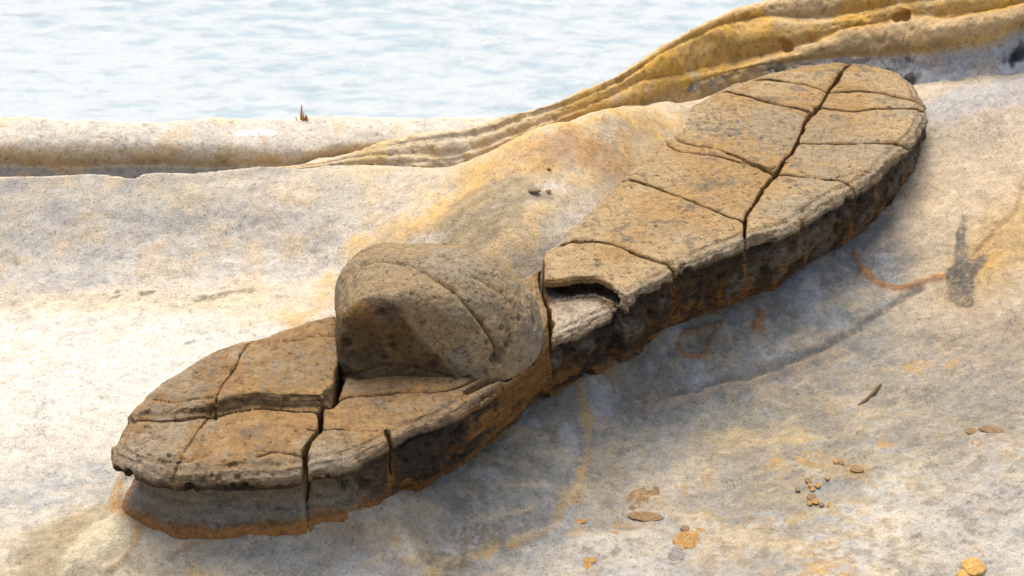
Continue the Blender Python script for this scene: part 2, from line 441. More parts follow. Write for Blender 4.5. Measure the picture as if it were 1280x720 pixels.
# right foreground
fore = blob(980, 620, 520, 190, 12, 0.4)
col = mixc(col, np.array([.42, .37, .265]), fore * 0.9)
col = mixc(col, np.array([.55, .40, .20]), fore * 0.8 * sstep(.02, .5, .8 * N1 + .7 * N2 + .7 * N3))
col = mixc(col, grey * .95, fore * 0.9 * sstep(.0, .45, -.7 * N1 + .8 * NS + .6 * N3))
col = mixc(col, white * .95, fore * 0.8 * sstep(.16, .36, N2 - .8 * N3 + .3 * N1))
col = mixc(col, np.array([.37, .38, .38]), fore * .7 * sstep(.15, .35, fbm(P3, 4.5, 5, 97, .6)))
col = mixc(col, grey * np.array([.88, .87, .8]), blob(860, 555, 180, 62, 15, 0.7) * 0.85)
col = mixc(col, np.array([.50, .36, .145]), blob(1010, 620, 190, 75, 0, 0.7) * sstep(.0, .35, N2 + .6 * N3) * .75)
col = mixc(col, np.array([.50, .36, .18]), blob(1130, 480, 200, 80, 20, 0.7) * sstep(.05, .4, N2 + .5 * N3) * .65)
col = mixc(col, grey * .95, blob(1200, 470, 150, 90, 0, 0.6) * (.6 + .6 * N2))
col = mixc(col, white, blob(1230, 660, 140, 60, 0, 0.7) * 0.7)
col = mixc(col, white, blob(760, 690, 150, 40, 0, 0.7) * 0.6)
col = mixc(col, white * .95, blob(850, 600, 60, 25, 0, 0.7) * 0.5)
# right, behind the heel
col = mixc(col, np.array([.52, .42, .29]), blob(1220, 240, 150, 130, 0, 0.5) * 0.95)
col = mixc(col, orange * 1.1, blob(1250, 310, 70, 28, 25, 0.7) * 0.55)
col = mixc(col, np.array([.42, .44, .45]), blob(1230, 118, 140, 16, 6, 0.6) * 0.8)
col = mixc(col, grey * 1.1, blob(1200, 165, 90, 26, 10, 0.7) * (.3 + .5 * NS))
# the flank that runs down from the rock
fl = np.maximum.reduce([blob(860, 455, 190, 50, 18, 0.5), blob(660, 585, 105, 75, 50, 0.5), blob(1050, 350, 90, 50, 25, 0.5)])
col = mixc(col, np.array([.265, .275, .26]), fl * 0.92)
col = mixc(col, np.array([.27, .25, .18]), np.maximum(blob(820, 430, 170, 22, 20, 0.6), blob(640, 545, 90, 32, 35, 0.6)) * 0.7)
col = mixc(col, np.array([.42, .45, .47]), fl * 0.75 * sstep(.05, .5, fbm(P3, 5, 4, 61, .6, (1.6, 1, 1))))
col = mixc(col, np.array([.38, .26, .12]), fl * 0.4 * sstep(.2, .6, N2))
col = mixc(col, np.array([.20, .20, .18]), blob(1070, 300, 60, 30, 30, 0.6) * .6)  # soft shadow below the heel, painted into the ground colour
# below the toe
toe = blob(330, 700, 240, 45, -6, 0.5)
col = mixc(col, np.array([.42, .36, .25]), toe * 0.8)
col = mixc(col, white * .9, toe * 0.8 * sstep(.1, .5, N2))
col = mixc(col, np.array([.40, .25, .08]), np.maximum(blob(430, 672, 100, 22, 3, .6), blob(250, 690, 25, 35, 0, .6)) * .6 * sstep(-.2, .4, N3))
col = mixc(col, blue * 1.3, blob(440, 708, 150, 10, 2, .7) * .6)
col = mixc(col, np.array([.35, .37, .37]), blob(80, 615, 110, 22, 5, 0.6) * (.55 + .5 * NS))
col = mixc(col, olive * 1.2, blob(70, 690, 60, 22, 30, 0.4) * .75)
col = mixc(col, olive * 1.2, blob(90, 654, 50, 7, 12, 0.6) * .6)
# streaks, scoops, rims
def rim(l, wpx, c, amt, h=0.0, edge=.6):
    global col, rel
    k, d, s = line(l, wpx, edge)
    col = mixc(col, c, k * amt); rel = rel + h * np.exp(-(d * SC / wpx / .8) ** 2)
    return k
rim([(722, 470), (730, 515), (741, 545), (732, 590), (704, 635), (672, 662), (640, 678), (600, 692), (540, 720)], 7, orange * 1.05, .85, .008)
rim([(715, 600), (690, 640), (650, 668)], 12, np.array([.20, .19, .19]), .45, -.01)
rim([(1068, 318), (1075, 335), (1098, 352), (1125, 360), (1150, 354), (1190, 345)], 7, rust * 1.2, .85, .012)
rim([(1190, 345), (1240, 328), (1290, 318)], 14, orange * 1.1, .6, .004)
rim([(800, 500), (850, 493), (910, 476), (980, 452), (1050, 423), (1110, 385), (1150, 362)], 6, dgrey, .75, -.016, .8)
rim([(810, 512), (880, 495), (960, 470), (1050, 435)], 9, np.array([.45, .32, .2]), .55, .01)
rim([(1278, 235), (1265, 270), (1240, 295), (1220, 322)], 4, np.array([.40, .24, .10]), .6, -.01)
# teardrop with rust rim on the flank
TD = [(905, 405), (890, 425), (875, 441), (862, 444), (852, 437), (853, 422), (870, 410), (905, 405)]
rim(TD, 4, rust * 1.15, .95, .008)
col = mixc(col, np.array([.24, .21, .15]), inpoly(XW, gpt(TD)[:, :2]) * .5); rel = rel - .01 * sstep(0, .03, sdpoly(XW, gpt(TD)[:, :2]))
col = mixc(col, grey * .8, fore * .6 * sstep(.12, .4, N3 + .6 * N4 - .4 * N2) * sstep(1.1, -.4, XY[:, 1] + .2))
rim([(950, 392), (948, 412)], 5, rust * 1.1, .85, .008)
rim([(760, 452), (764, 470)], 7, rust * 1.2, .9, .012)
# ring rim round the foot at the toe
rim([(166, 585), (150, 600), (146, 622), (156, 645), (172, 662)], 8, np.array([.42, .23, .09]), .95, .02, .4)
rim([(172, 655), (168, 680), (155, 700), (130, 718)], 4, np.array([.42, .27, .10]), .9, .012, .4)
k = inpoly(XW, gpt([(150, 640), (172, 660), (166, 690), (130, 722), (70, 726), (80, 690), (110, 660)])[:, :2])
kd = sdpoly(XW, gpt([(150, 640), (172, 660), (166, 690), (130, 722), (70, 726), (80, 690), (110, 660)])[:, :2])
rel = rel + 0.035 * sstep(-0.01, 0.06, kd)
col = mixc(col, np.array([.62, .55, .38]), sstep(-.01, .03, kd) * (.75 + .4 * N2))
rim([(215, 700), (225, 690), (240, 678), (262, 668)], 3, np.array([.32, .2, .1]), .6, -.01)
# seaweed-dark and wet stains, each with a shape of its own
spk = sstep(-.7, .0, N4 + .6 * N3)
for (px, py, rx, ry, rot, a) in [(600, 674, 28, 11, 18, .9), (560, 706, 28, 6, 12, .8), (280, 371, 42, 4.5, 8, .9), (250, 375, 12, 4, 12, .8), (183, 366, 11, 2.6, 3, .9), (150, 372, 10, 2.2, 3, .9), (148, 366, 6, 2, 0, .8), (238, 425, 6, 1.8, 10, .7), (15, 325, 16, 5, -15, .6), (1206, 328, 9, 36, -4, .92), (1210, 335, 26, 9, 8, .92), (1199, 360, 12, 14, 0, .7), (1199, 296, 5, 7, 0, .85), (760, 632, 14, 8, 10, .55), (22, 698, 12, 8, 0, .5), (700, 610, 14, 12, 40, .35)]:
    col = mixc(col, dgrey * (.9 if px > 1000 else 1.05) + np.array([.02, .012, -.01]) * (px < 600), blob(px, py, rx, ry, rot, .14, .6) * a * (spk if px < 1000 else sstep(-.8, -.2, N4 + .5 * N3)))
for (px, py, rx, ry, rot, a) in [(1030, 572, 34, 4, -10, .7), (1010, 577, 22, 6, -14, .8), (1105, 553, 14, 7, 0, .7), (1068, 588, 20, 6, -8, .8), (1148, 458, 18, 7, 0, .6), (1040, 714, 38, 12, 0, .7), (880, 600, 14, 10, 0, .5), (775, 590, 8, 6, 0, .5), (968, 580, 16, 5, -5, .7), (1190, 455, 10, 5, 0, .6), (900, 690, 40, 22, 0, .35), (725, 668, 16, 6, 0, .6), (860, 615, 3, 18, 25, .6), (783, 655, 30, 4, 0, .6), (720, 448, 6, 10, 0, .6)]:
    col = mixc(col, orange * np.array([1.05, .95, .8]), blob(px, py, rx, ry, rot, .4, .5) * a * sstep(-.5, .3, N4 + .8 * N3))
# granular micro mottling everywhere
col = mixc(col, grey * .95, .5 * sstep(.25, .8, N4 + .5 * N3) * (.35 + .65 * fore))
col = col * (1 - (fore * (1 - sstep(-.2, .5, N1)) * .14 + fore * .08))[:, None]
col = mixc(col, np.array([.20, .195, .16]), fore * .45 * sstep(.05, .35, N3 + .7 * N4) * sstep(-.2, .3, NS))
col = mixc(col, tan * .9, .28 * sstep(.1, .5, NA + .6 * N4))
col = col * (1 + .14 * N3 + .14 * N4 + .08 * NA + .08 * N2)[:, None]
rel = rel + fore * (0.004 * N2 + .0022 * N4)
yl_ = np.interp(XY[:, 0], LIPXY[:, 0], LIPXY[:, 1])
rel = rel * (1 - .75 * np.exp(-((XY[:, 1] - yl_) / .12) ** 2) * (XY[:, 0] < -.4))
td_, _ = dline(XY, gpt([(165, 640), (190, 662), (300, 668), (400, 660), (480, 645), (560, 610)])[:, :2])
rel = rel * (1 - .7 * np.exp(-(td_ / .10) ** 2))
Z2 = Z + np.where(inner, rel, 0.15 * fbm(P3, .15, 3, 71))
Z2 = np.where(inner, Z2, Z2)
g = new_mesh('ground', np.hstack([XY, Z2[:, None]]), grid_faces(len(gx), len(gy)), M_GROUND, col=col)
tag(g, 'pale weathered shore sandstone ground with orange and grey mottling', kind='structure')

# ------------------------------------------------------------------ sea
SEA_Z = -3.2
ms = bpy.data.materials.new('sea_water_painted_glare'); ms.use_nodes = True
n = ms.node_tree.nodes; l = ms.node_tree.links; n.clear()
out = n.new('ShaderNodeOutputMaterial'); b = n.new('ShaderNodeBsdfPrincipled'); l.new(b.outputs[0], out.inputs[0])
b.inputs['Roughness'].default_value = 0.35; b.inputs['IOR'].default_value = 1.33
geo = n.new('ShaderNodeNewGeometry'); mp = n.new('ShaderNodeMapping'); mp.inputs['Scale'].default_value = (0.45, 1.0, 1)
l.new(geo.outputs['Position'], mp.inputs[0])
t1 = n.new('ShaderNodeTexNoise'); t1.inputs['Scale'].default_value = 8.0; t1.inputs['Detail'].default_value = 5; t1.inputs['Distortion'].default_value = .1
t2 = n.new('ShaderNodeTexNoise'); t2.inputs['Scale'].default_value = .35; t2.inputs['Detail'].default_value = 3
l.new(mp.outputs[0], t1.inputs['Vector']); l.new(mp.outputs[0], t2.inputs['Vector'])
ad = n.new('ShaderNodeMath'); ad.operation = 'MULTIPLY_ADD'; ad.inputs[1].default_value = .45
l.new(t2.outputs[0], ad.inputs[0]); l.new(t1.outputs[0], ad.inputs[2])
r = n.new('ShaderNodeValToRGB'); r.color_ramp.elements[0].position = .60; r.color_ramp.elements[0].color = (.29, .385, .44, 1)  # glare on the water painted in as a pale base colour with ripple tones
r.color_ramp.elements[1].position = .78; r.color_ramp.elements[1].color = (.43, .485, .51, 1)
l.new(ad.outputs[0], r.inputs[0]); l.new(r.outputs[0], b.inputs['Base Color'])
bp = n.new('ShaderNodeBump'); bp.inputs['Strength'].default_value = .5; bp.inputs['Distance'].default_value = .25
l.new(t1.outputs[0], bp.inputs['Height']); l.new(bp.outputs[0], b.inputs['Normal'])
sx = axis(-14, 14, .22, -2500, 2500); sy = axis(4, 26, .22, 3.5, 4000)
sx2, sy2 = np.meshgrid(sx, sy, indexing='ij')
sp = np.stack([sx2.ravel(), sy2.ravel(), np.zeros(sx2.size)], 1)
nearw = (np.abs(sp[:, 0]) < 40) & (sp[:, 1] < 60)
sp[:, 2] = SEA_Z + np.where(nearw, 0.05 * fbm(sp, .8, 3, 81, .5, (.5, 1, 1)), 0)
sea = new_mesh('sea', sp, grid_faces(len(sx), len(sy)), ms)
tag(sea, 'pale bright rippled sea behind the rocks', kind='structure')

# ------------------------------------------------------------------ banks of layered rock at the back
def bank(name, xs, start, start_z, segs, back, sub=14, disp=1.0, seed=0):
    """profile climbs from the start line through each photo curve; every segment turns from slope a0 to slope a1"""
    xs = np.asarray(xs, float)
    cur = lambda l: np.interp(xs, *np.array(smooth_curve(l, 8)).T)
    y0 = cur(start)
    z0 = np.interp(xs, *np.array(start_z, float).T)
    P = at(xs, y0, z0)
    rows = [P + [0, -.02 * k_, -.06 * k_] for k_ in (5, 4, 3, 2, 1, 0)]; tags = [0.0] * 6; py = y0
    for si, (l, a0, a1) in enumerate(segs):
        y1 = np.minimum(cur(l), py - 0.6)
        for k in range(1, sub + 1):
            t = k / sub
            a = math.radians(a0 + (a1 - a0) * (t - .5 / sub))
            d = ray(xs, py + (y1 - py) * t)
            nrm = np.array([0, -math.sin(a), math.cos(a)])
            tt = ((P - CAM) @ nrm) / (d @ nrm)
            P = CAM + d * tt[:, None]
            rows.append(P.copy()); tags.append(si + t)
        py = y1
    for (dy, dz) in back:
        P = P + np.array([0, dy, dz]); rows.append(P.copy()); tags.append(len(segs) + 1.0)
    V = np.stack(rows, 1)
    tg = np.repeat(np.array(tags)[None], len(xs), 0)
    return V, tg
def smooth_rows(V, it):
    for _ in range(it):
        V[:, 1:-1] = .5 * V[:, 1:-1] + .25 * (V[:, :-2] + V[:, 2:])
        V[1:-1] = .5 * V[1:-1] + .25 * (V[:-2] + V[2:])
    return V
BACK = [(.03, -.012), (.05, -.035), (.08, -.08), (.12, -.15), (.2, -.3), (.4, -.6), (.5, -.9), (.6, -1.2), (.8, -2.0)]
BACK = [(dy / 4, dz / 4) for dy, dz in BACK for _ in range(4)]
# low ledge at the left
xs = np.arange(-260, 668, 2.0)
V, tg = bank('rock_ledge', xs, [(-260, 222), (0, 222), (300, 222), (400, 214), (470, 205), (560, 197), (668, 180)], [(-260, .16), (668, .2)],
    [([(-260, 200), (0, 206), (120, 207), (200, 206), (300, 208), (380, 205), (430, 196), (500, 188), (668, 172)], 70, 100),
     ([(-260, 178), (0, 178), (90, 176), (200, 178), (300, 182), (380, 185), (430, 178), (500, 172), (668, 165)], 112, 40),
     ([(-260, 160), (0, 160), (100, 162), (200, 160), (300, 163), (400, 162), (500, 162), (668, 160)], 34, 18),
     ([(-260, 147), (0, 148), (100, 150), (180, 152), (260, 150), (330, 149), (420, 146), (520, 147), (600, 149), (668, 152)], 16, 4)], BACK)
V = smooth_rows(V, 2)
nu, nv = V.shape[:2]; F = grid_faces(nu, nv); Vf = V.reshape(-1, 3); tf = tg.ravel()
Nn = vnormals(Vf, F); 
n1 = fbm(Vf, 3, 4, 101); n2 = fbm(Vf, 10, 4, 102); n3 = fbm(Vf, 35, 2, 103)
Vf = Vf + Nn * (.012 * n1 + .004 * n2 + .0015 * n3)[:, None]
c = np.repeat(np.array([[.60, .55, .46]]), len(Vf), 0)
c = mixc(c, [.50, .36, .18], sstep(2.2, 1.5, tf) * sstep(.7, 1.2, tf) * (.75 + .5 * n2))
c = mixc(c, [.26, .20, .11], sstep(1.55, 1.05, tf) * sstep(.8, 1.05, tf) * (.75 + .5 * n2))  # undercut shadow painted into the colour: dark brown here, blue grey lower down
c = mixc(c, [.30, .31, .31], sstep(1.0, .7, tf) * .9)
c = mixc(c, [.60, .42, .22], sstep(.1, .5, n2 + .5 * n1) * .45)
c = mixc(c, [.40, .38, .34], sstep(.1, .5, -n2 + .3 * n3) * .45 * (tf > 1.6))
# white salt patch on the ledge top
sp_ = at([318], [166], .42)[0]
px_, py_ = proj(Vf)
c = mixc(c, [.82, .83, .84], 1 - sstep(.7, 1.3, np.hypot((px_ - 318) / 24, (py_ - 166) / 4) + .4 * n3))
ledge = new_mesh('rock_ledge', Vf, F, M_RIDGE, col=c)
tag(ledge, 'long low pale rock ledge with dark undercut at the edge of the sea', 'rock ledge', kind='thing')
LEDGE_V = Vf; tfL = tf

# golden ridge at the upper right
xs = np.arange(300, 1500, 2.0)
V, tg = bank('rock_ridge', xs,
    [(300, 219), (372, 216), (450, 210), (520, 209), (600, 207), (700, 180), (800, 152), (870, 118), (920, 98), (980, 88), (1060, 86), (1120, 98), (1160, 108), (1218, 110), (1280, 104), (1500, 85)],
    [(300, .28), (372, .28), (520, .30), (700, .34), (860, .25), (920, .20), (1080, .20), (1160, .27), (1220, .29), (1300, .32), (1500, .36)],
    [([(300, 217), (372, 212), (450, 203), (520, 202), (600, 193), (700, 152), (773, 133), (813, 125), (860, 105), (900, 92), (960, 80), (1040, 70), (1107, 66), (1151, 60), (1196, 53), (1240, 46), (1280, 28), (1500, -40)], 42, 88),
     ([(300, 215.8), (372, 210), (450, 199), (520, 195), (560, 196), (600, 186), (660, 162), (720, 140), (775, 118), (800, 105), (850, 98), (900, 90), (960, 74), (1014, 57), (1053, 40), (1104, 31), (1131, 24), (1180, 22), (1240, 16), (1280, 6), (1500, -70)], 108, 22),
     ([(300, 214.6), (372, 209), (450, 197), (520, 193), (560, 194), (600, 184), (660, 160), (720, 138), (775, 115), (800, 101), (850, 92), (900, 80), (960, 66), (1014, 51), (1053, 37), (1104, 27), (1131, 18), (1180, 18), (1240, 12), (1280, 2), (1500, -74)], 4, 4),
     ([(300, 213), (372, 208), (450, 192), (520, 180), (600, 168), (660, 147), (720, 128), (780, 101), (835, 66), (878, 46), (909, 34), (967, 26), (1014, 28), (1073, 19), (1139, 6), (1180, -2), (1280, -25), (1500, -100)], 104, 22),
     ([(300, 211.5), (372, 207), (450, 190), (520, 177), (600, 166), (660, 145), (720, 126), (780, 98), (835, 62), (878, 42), (909, 29), (967, 20), (1014, 22), (1073, 14), (1139, 2), (1180, -6), (1280, -30), (1500, -104)], 4, 4),
     ([(300, 210), (372, 206), (450, 187), (481, 176), (542, 161), (603, 149), (634, 143), (680, 129), (713, 120), (760, 100), (800, 78), (835, 55), (870, 36), (920, 13), (960, 0), (1000, -12), (1100, -40), (1280, -72), (1500, -130)], 100, 12)], BACK)
Vs_ = smooth_rows(V.copy(), 90); k_ = (1 - sstep(450, 720, xs))[:, None, None] * .8
V = V * (1 - k_) + Vs_ * k_
V = smooth_rows(V, 1)
nu, nv = V.shape[:2]; F = grid_faces(nu, nv); Vf = V.reshape(-1, 3); tf = tg.ravel()
Nn = vnormals(Vf, F)
px_, py_ = proj(Vf)
n1 = fbm(Vf, 3, 4, 111); n2 = fbm(Vf, 9, 4, 112); n3 = fbm(Vf, 32, 3, 113); n4 = np.abs(fbm(Vf, 13, 3, 114))
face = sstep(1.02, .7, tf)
Vf = Vf + Nn * ((.018 * n1 + .010 * n2 + .004 * n3 - .007 * sstep(.25, .7, fbm(Vf, 16, 3, 115)) + face * (.02 * n4 - .03 * sstep(.35, .6, n2))) * np.clip((px_ - 300) / 200, .15, 1))[:, None]
for (hx, hy, hr, hd) in [(1130, 19, .022, .05), (1120, 22, .018, .03), (985, 58, .022, .03), (996, 63, .016, .02), (978, 52, .015, .02), (1275, 68, .03, .04), (1268, 72, .02, .03)]:
    dd = np.hypot(px_ - hx, py_ - hy) / SC
    Vf = Vf + Nn * (-hd * (1 - sstep(.4, 1.1, dd / hr)))[:, None] * (tf < 6)[:, None]
c = np.repeat(np.array([[.56, .36, .12]]), len(Vf), 0)
c = mixc(c, [.62, .36, .06], sstep(-.1, .4, n1 + .7 * n2) * .8)
c = mixc(c, [.40, .25, .09], sstep(.1, .5, n2 + .7 * n3 - .4 * n1) * .6)
c = mixc(c, [.54, .41, .24], sstep(.0, .4, -n1 + .6 * n2) * .7)
c = mixc(c, [.52, .38, .21], sstep(.9, 1.3, tf) * sstep(2.3, 1.9, tf) * sstep(930, 1030, px_) * .85)
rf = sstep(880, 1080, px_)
blu_shade = np.array([.36, .39, .43])
c = mixc(c, blu_shade, face * rf * (.9 + .3 * n2))  # grey underside, its blue skylit shade partly painted into the colour
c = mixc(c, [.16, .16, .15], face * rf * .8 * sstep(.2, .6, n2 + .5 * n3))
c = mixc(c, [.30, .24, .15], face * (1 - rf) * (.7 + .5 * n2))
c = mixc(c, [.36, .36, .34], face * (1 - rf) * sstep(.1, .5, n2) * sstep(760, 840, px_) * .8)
c = mixc(c, [.22, .17, .09], sstep(.7, 1.0, tf) * sstep(1.4, 1.05, tf) * .55 * (.6 + n2))
c = mixc(c, [.58, .50, .37], sstep(720, 560, px_) * (.8 + .4 * n2))
c = mixc(c, [.55, .38, .15], sstep(760, 620, px_) * sstep(.0, .4, n2 + .5 * n1) * .7)
c = mixc(c, [.60, .46, .28], sstep(5.4, 6.0, tf) * .6)
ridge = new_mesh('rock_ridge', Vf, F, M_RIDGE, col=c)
tag(ridge, 'golden layered rock ridge with blue grey hollow, rising behind the cracked slab', 'rock ridge', kind='thing')

# ------------------------------------------------------------------ the cracked, slipper-shaped slab
ZH, ZN, ZT = 0.33, 0.25, 0.27          # heights of the heel top, the notch shelf and the toe top
out_h = [(1017, 75), (1040, 73), (1065, 74), (1100, 78), (1130, 88), (1148, 102), (1157, 120), (1163, 136), (1158, 150), (1147, 170), (1130, 188), (1106, 211), (1078, 227), (1041, 248), (1001, 272), (969, 285), (932, 298), (893, 312), (857, 329), (838, 345), (805, 358), (785, 370)]
out_n = [(767, 386), (745, 396), (719, 410), (688, 426)]
out_t = [(660, 447), (628, 474), (595, 498), (560, 518), (520, 532), (490, 547), (460, 562), (430, 572), (385, 582), (350, 586), (320, 587), (290, 590), (250, 593), (215, 592), (180, 584), (157, 575), (142, 565), (137, 555), (143, 542), (152, 525), (156, 512), (175, 492), (200, 472), (232, 456), (265, 442), (300, 432), (330, 425), (355, 415), (380, 407), (420, 398), (480, 380), (560, 352), (625, 334)]
out_h2 = [(650, 322), (690, 298), (725, 262), (760, 227), (785, 200), (803, 180), (820, 161), (840, 141), (860, 126), (887, 111), (924, 95), (981, 79)]
OUT = np.vstack([pts(out_h, ZH), pts(out_n, ZN), pts(out_t, ZT), pts(out_h2, ZH)])
AX = np.array(pts([(1110, 110)], ZH)[0] - pts([(200, 545)], ZT)[0]); AX /= np.linalg.norm(AX)
AY = np.array([-AX[1], AX[0]])
UVo = np.stack([OUT @ AX, OUT @ AY], 1)
VX = 0.0063
lo = UVo.min(0) - .07; hi = UVo.max(0) + .07
ug = np.arange(lo[0], hi[0], VX); vg = np.arange(lo[1], hi[1], VX); zg = np.arange(-.26, .41, VX)
UG, VG = np.meshgrid(ug, vg, indexing='ij')
uv = np.stack([UG.ravel(), VG.ravel()], 1)
xy = uv[:, :1] * AX + uv[:, 1:] * AY
def p2(f, seed, q=xy): return perlin(q[:, 0] * f, q[:, 1] * f, .37, seed)
jit = np.stack([.010 * p2(7, 201) + .005 * p2(22, 202), .010 * p2(7, 203) + .005 * p2(22, 204)], 1)
xw = xy + jit + np.stack([.0035 * p2(50, 207), .0035 * p2(50, 208)], 1)
wmod = np.clip(.85 + .9 * p2(11, 209), .25, 1.6)
chip = np.maximum(sstep(.12, .2, p2(4.0, 218)) * .012, 0) + sstep(.2, .26, p2(9, 219)) * .005
d2 = sdpoly(xy + .5 * jit, OUT) + .010 * p2(6, 205)
# where the crack between the heel half and the toe half runs
C10 = [(696, 296), (690, 305), (679, 314), (678, 348), (687, 377), (687, 420), (694, 457), (698, 485)]
C12t = [(140, 516), (157, 515), (200, 519), (240, 515), (270, 514), (320, 507), (365, 509), (405, 511)]
C11 = [(420, 385), (424, 420), (427, 455), (421, 490), (415, 508), (405, 511), (400, 535), (382, 563), (379, 600)]
_, s10 = dline(xw, pts(C10[:1] + C10[2:], ZH - .03))
s10 = np.where(xw @ AX > (pts([(690, 370)], ZH)[0] @ AX) + .35, 1, s10)
s10 = np.where(xw @ AX < (pts([(690, 370)], ZH)[0] @ AX) - .35, -1, s10)
heel = s10 > 0
NOTCH = np.vstack([pts([(676, 349), (700, 350), (722, 346), (745, 345), (760, 352), (772, 362), (790, 370)], ZH), pts([(800, 392), (700, 450), (686, 440)], ZN), pts([(684, 400)], ZN), pts([(682, 378)], ZN)])
xn = xy + .008 * np.stack([p2(6, 216), p2(6, 217)], 1)
nsd = sdpoly(xn, NOTCH); notch = nsd > 0
NB = pts([(690, 351), (722, 347), (745, 347), (762, 355)], ZH)
dnb, _ = dline(xn, NB)
UPPER = pts([(100, 515), (157, 515), (200, 519), (240, 515), (270, 514), (320, 507), (365, 509), (405, 511), (421, 490), (427, 455), (424, 420), (420, 360), (300, 380), (120, 470)], ZT)
usd = sdpoly(xw, UPPER); upper = usd > 0
zt = np.where(heel, ZH, ZT)
ppx, _ = proj(np.hstack([xy, np.full((len(xy), 1), ZT)]))
zt = zt + np.where(heel, 0, sstep(-.009, .009, usd) * (.012 + .032 * sstep(215, 300, ppx)))
zt = zt + np.where(heel, sstep(-.010, .010, nsd), 0) * (ZN - ZH)
sE = uv[:, 0]
zt = zt + .012 * p2(2.5, 211) + .006 * p2(7, 212) + .0025 * p2(18, 213)
# layered, crumbling brink along the edge towards the camera
brink = np.clip(1 - d2 / (.075 + .02 * p2(3, 214)), 0, 1)
drop = .026 * brink ** 1.6
stp = .0105
q = drop / stp + .3 * p2(4, 215)
zt = zt - np.where(heel | (sE < 9), stp * (np.floor(q) + sstep(.25, .75, q - np.floor(q))), 0) * sstep(0.02, .2, brink)
CR = [  # photo points, height, half width, depth, splits the slab
    ([(1068, 60), (1065, 75), (1041, 106), (1019, 137), (1009, 147), (997, 175), (977, 205), (967, 219), (944, 252), (932, 272), (932, 300), (934, 350)], ZH, .0070, .24, 1),
    ([(905, 99), (924, 98), (961, 99), (1001, 104), (1036, 113)], ZH, .008, .09, 1),
    ([(868, 112), (884, 112), (920, 116), (961, 127), (993, 133), (1015, 140)], ZH, .007, .09, 1),
    ([(1036, 113), (1090, 114), (1122, 119), (1158, 127), (1180, 132)], ZH, .006, .10, 1),
    ([(1019, 133), (1061, 138), (1102, 135), (1162, 135), (1185, 135)], ZH, .008, .10, 1),
    ([(998, 176), (1061, 177), (1106, 179), (1138, 179), (1165, 182)], ZH, .006, .08, 1),
    ([(800, 166), (817, 165), (840, 170), (870, 180), (890, 183), (940, 202), (969, 215)], ZH, .007, .09, 1),
    ([(803, 178), (830, 177), (853, 187), (890, 193), (940, 206), (966, 216)], ZH, .005, .05, 0),
    ([(967, 216), (1029, 223), (1065, 227), (1081, 243), (1090, 275)], ZH, .0055, .16, 1),
    ([(740, 226), (760, 227), (773, 220), (807, 227), (840, 240), (873, 253), (907, 268), (931, 274)], ZH, .007, .10, 1),
    ([(688, 303), (709, 301), (748, 301), (777, 309), (817, 323), (842, 332), (855, 345), (857, 374), (852, 410)], ZH, .008, .17, 1),
    (C10, ZH - .03, .0085, .24, 1),
    (C11, ZT, .009, .24, 1),
    (C12t, ZT + .015, .005, .10, 1),
    ([(415, 505), (440, 492), (500, 490), (560, 485), (600, 470), (645, 445), (672, 420), (690, 400)], ZT, .006, .02, 0),
    ([(320, 421), (310, 435), (290, 465), (275, 492), (268, 513)], ZT + .03, .004, .035, 1),
    ([(267, 513), (252, 530), (235, 555), (220, 583), (214, 612)], ZT, .0032, .03, 1),
    ([(195, 492), (215, 494), (235, 495), (272, 495)], ZT + .03, .004, .03, 0),
    ([(355, 427), (390, 425), (425, 422)], ZT + .03, .004, .03, 0),
    ([(484, 536), (494, 552), (498, 572), (492, 600), (470, 625)], ZT, .010, .16, 1),
    ([(1001, 276), (1003, 268)], ZH, .009, .2, 0), ([(1041, 262), (1048, 246)], ZH, .009, .2, 0),
    ([(943, 217), (985, 203)], ZH, .003, .012, 0), ([(1030, 225), (1075, 214), (1100, 212)], ZH, .003, .02, 0), ([(944, 270), (985, 273)], ZH, .003, .02, 0),
    ([(320, 571), (345, 565), (375, 570)], ZT, .004, .02, 0), ([(184, 568), (205, 575), (235, 575), (262, 566)], ZT, .004, .02, 0), ([(385, 538), (420, 536), (470, 536)], ZT, .004, .02, 0),
    ([(582, 487), (620, 467), (655, 444), (682, 416), (690, 396)], ZT, .009, .035, 0),
    ([(570, 516), (600, 490), (640, 460), (680, 428)], ZT, .006, .05, 0),
]
wall = np.zeros(len(xy), bool)
crk = []
dcmin = np.full(len(xy), 9.0)
for (l_, z_, hw, dep, sp_) in CR:
    d_, _ = dline(xw, pts(smooth_curve(l_, 5), z_))
    d_ = d_ - hw * (wmod - 1)
    crk.append((d_, hw, dep))
    dcmin = np.minimum(dcmin, d_ - hw)
    if sp_: wall |= d_ < .0055
    zt = zt - .005 * np.exp(-(d_ / .016) ** 2) * min(1, hw / .008)
wall |= (d2 < -.055)
# block labels: flood fill between the cracks
shape = UG.shape
W = wall.reshape(shape)
lab = np.where(W, 0, np.arange(1, W.size + 1).reshape(shape)).astype(np.int64)
for it in range(400):
    old = lab.copy()
    for ax in (0, 1):                                   # sweep maxima along each free run
        for rev in (False, True):
            L = lab if ax == 0 else lab.T
            if rev: L = L[::-1]
            for i in range(1, L.shape[0]):
                m_ = (L[i] > 0) & (L[i - 1] > L[i])
                L[i][m_] = L[i - 1][m_]
    if (old == lab).all(): break
while (lab == 0).any():                                 # grow into the cracks
    o = lab.copy()
    for ax in (0, 1):
        for sh in (1, -1):
            r_ = np.roll(o, sh, ax); m_ = (lab == 0) & (r_ > 0); lab[m_] = r_[m_]
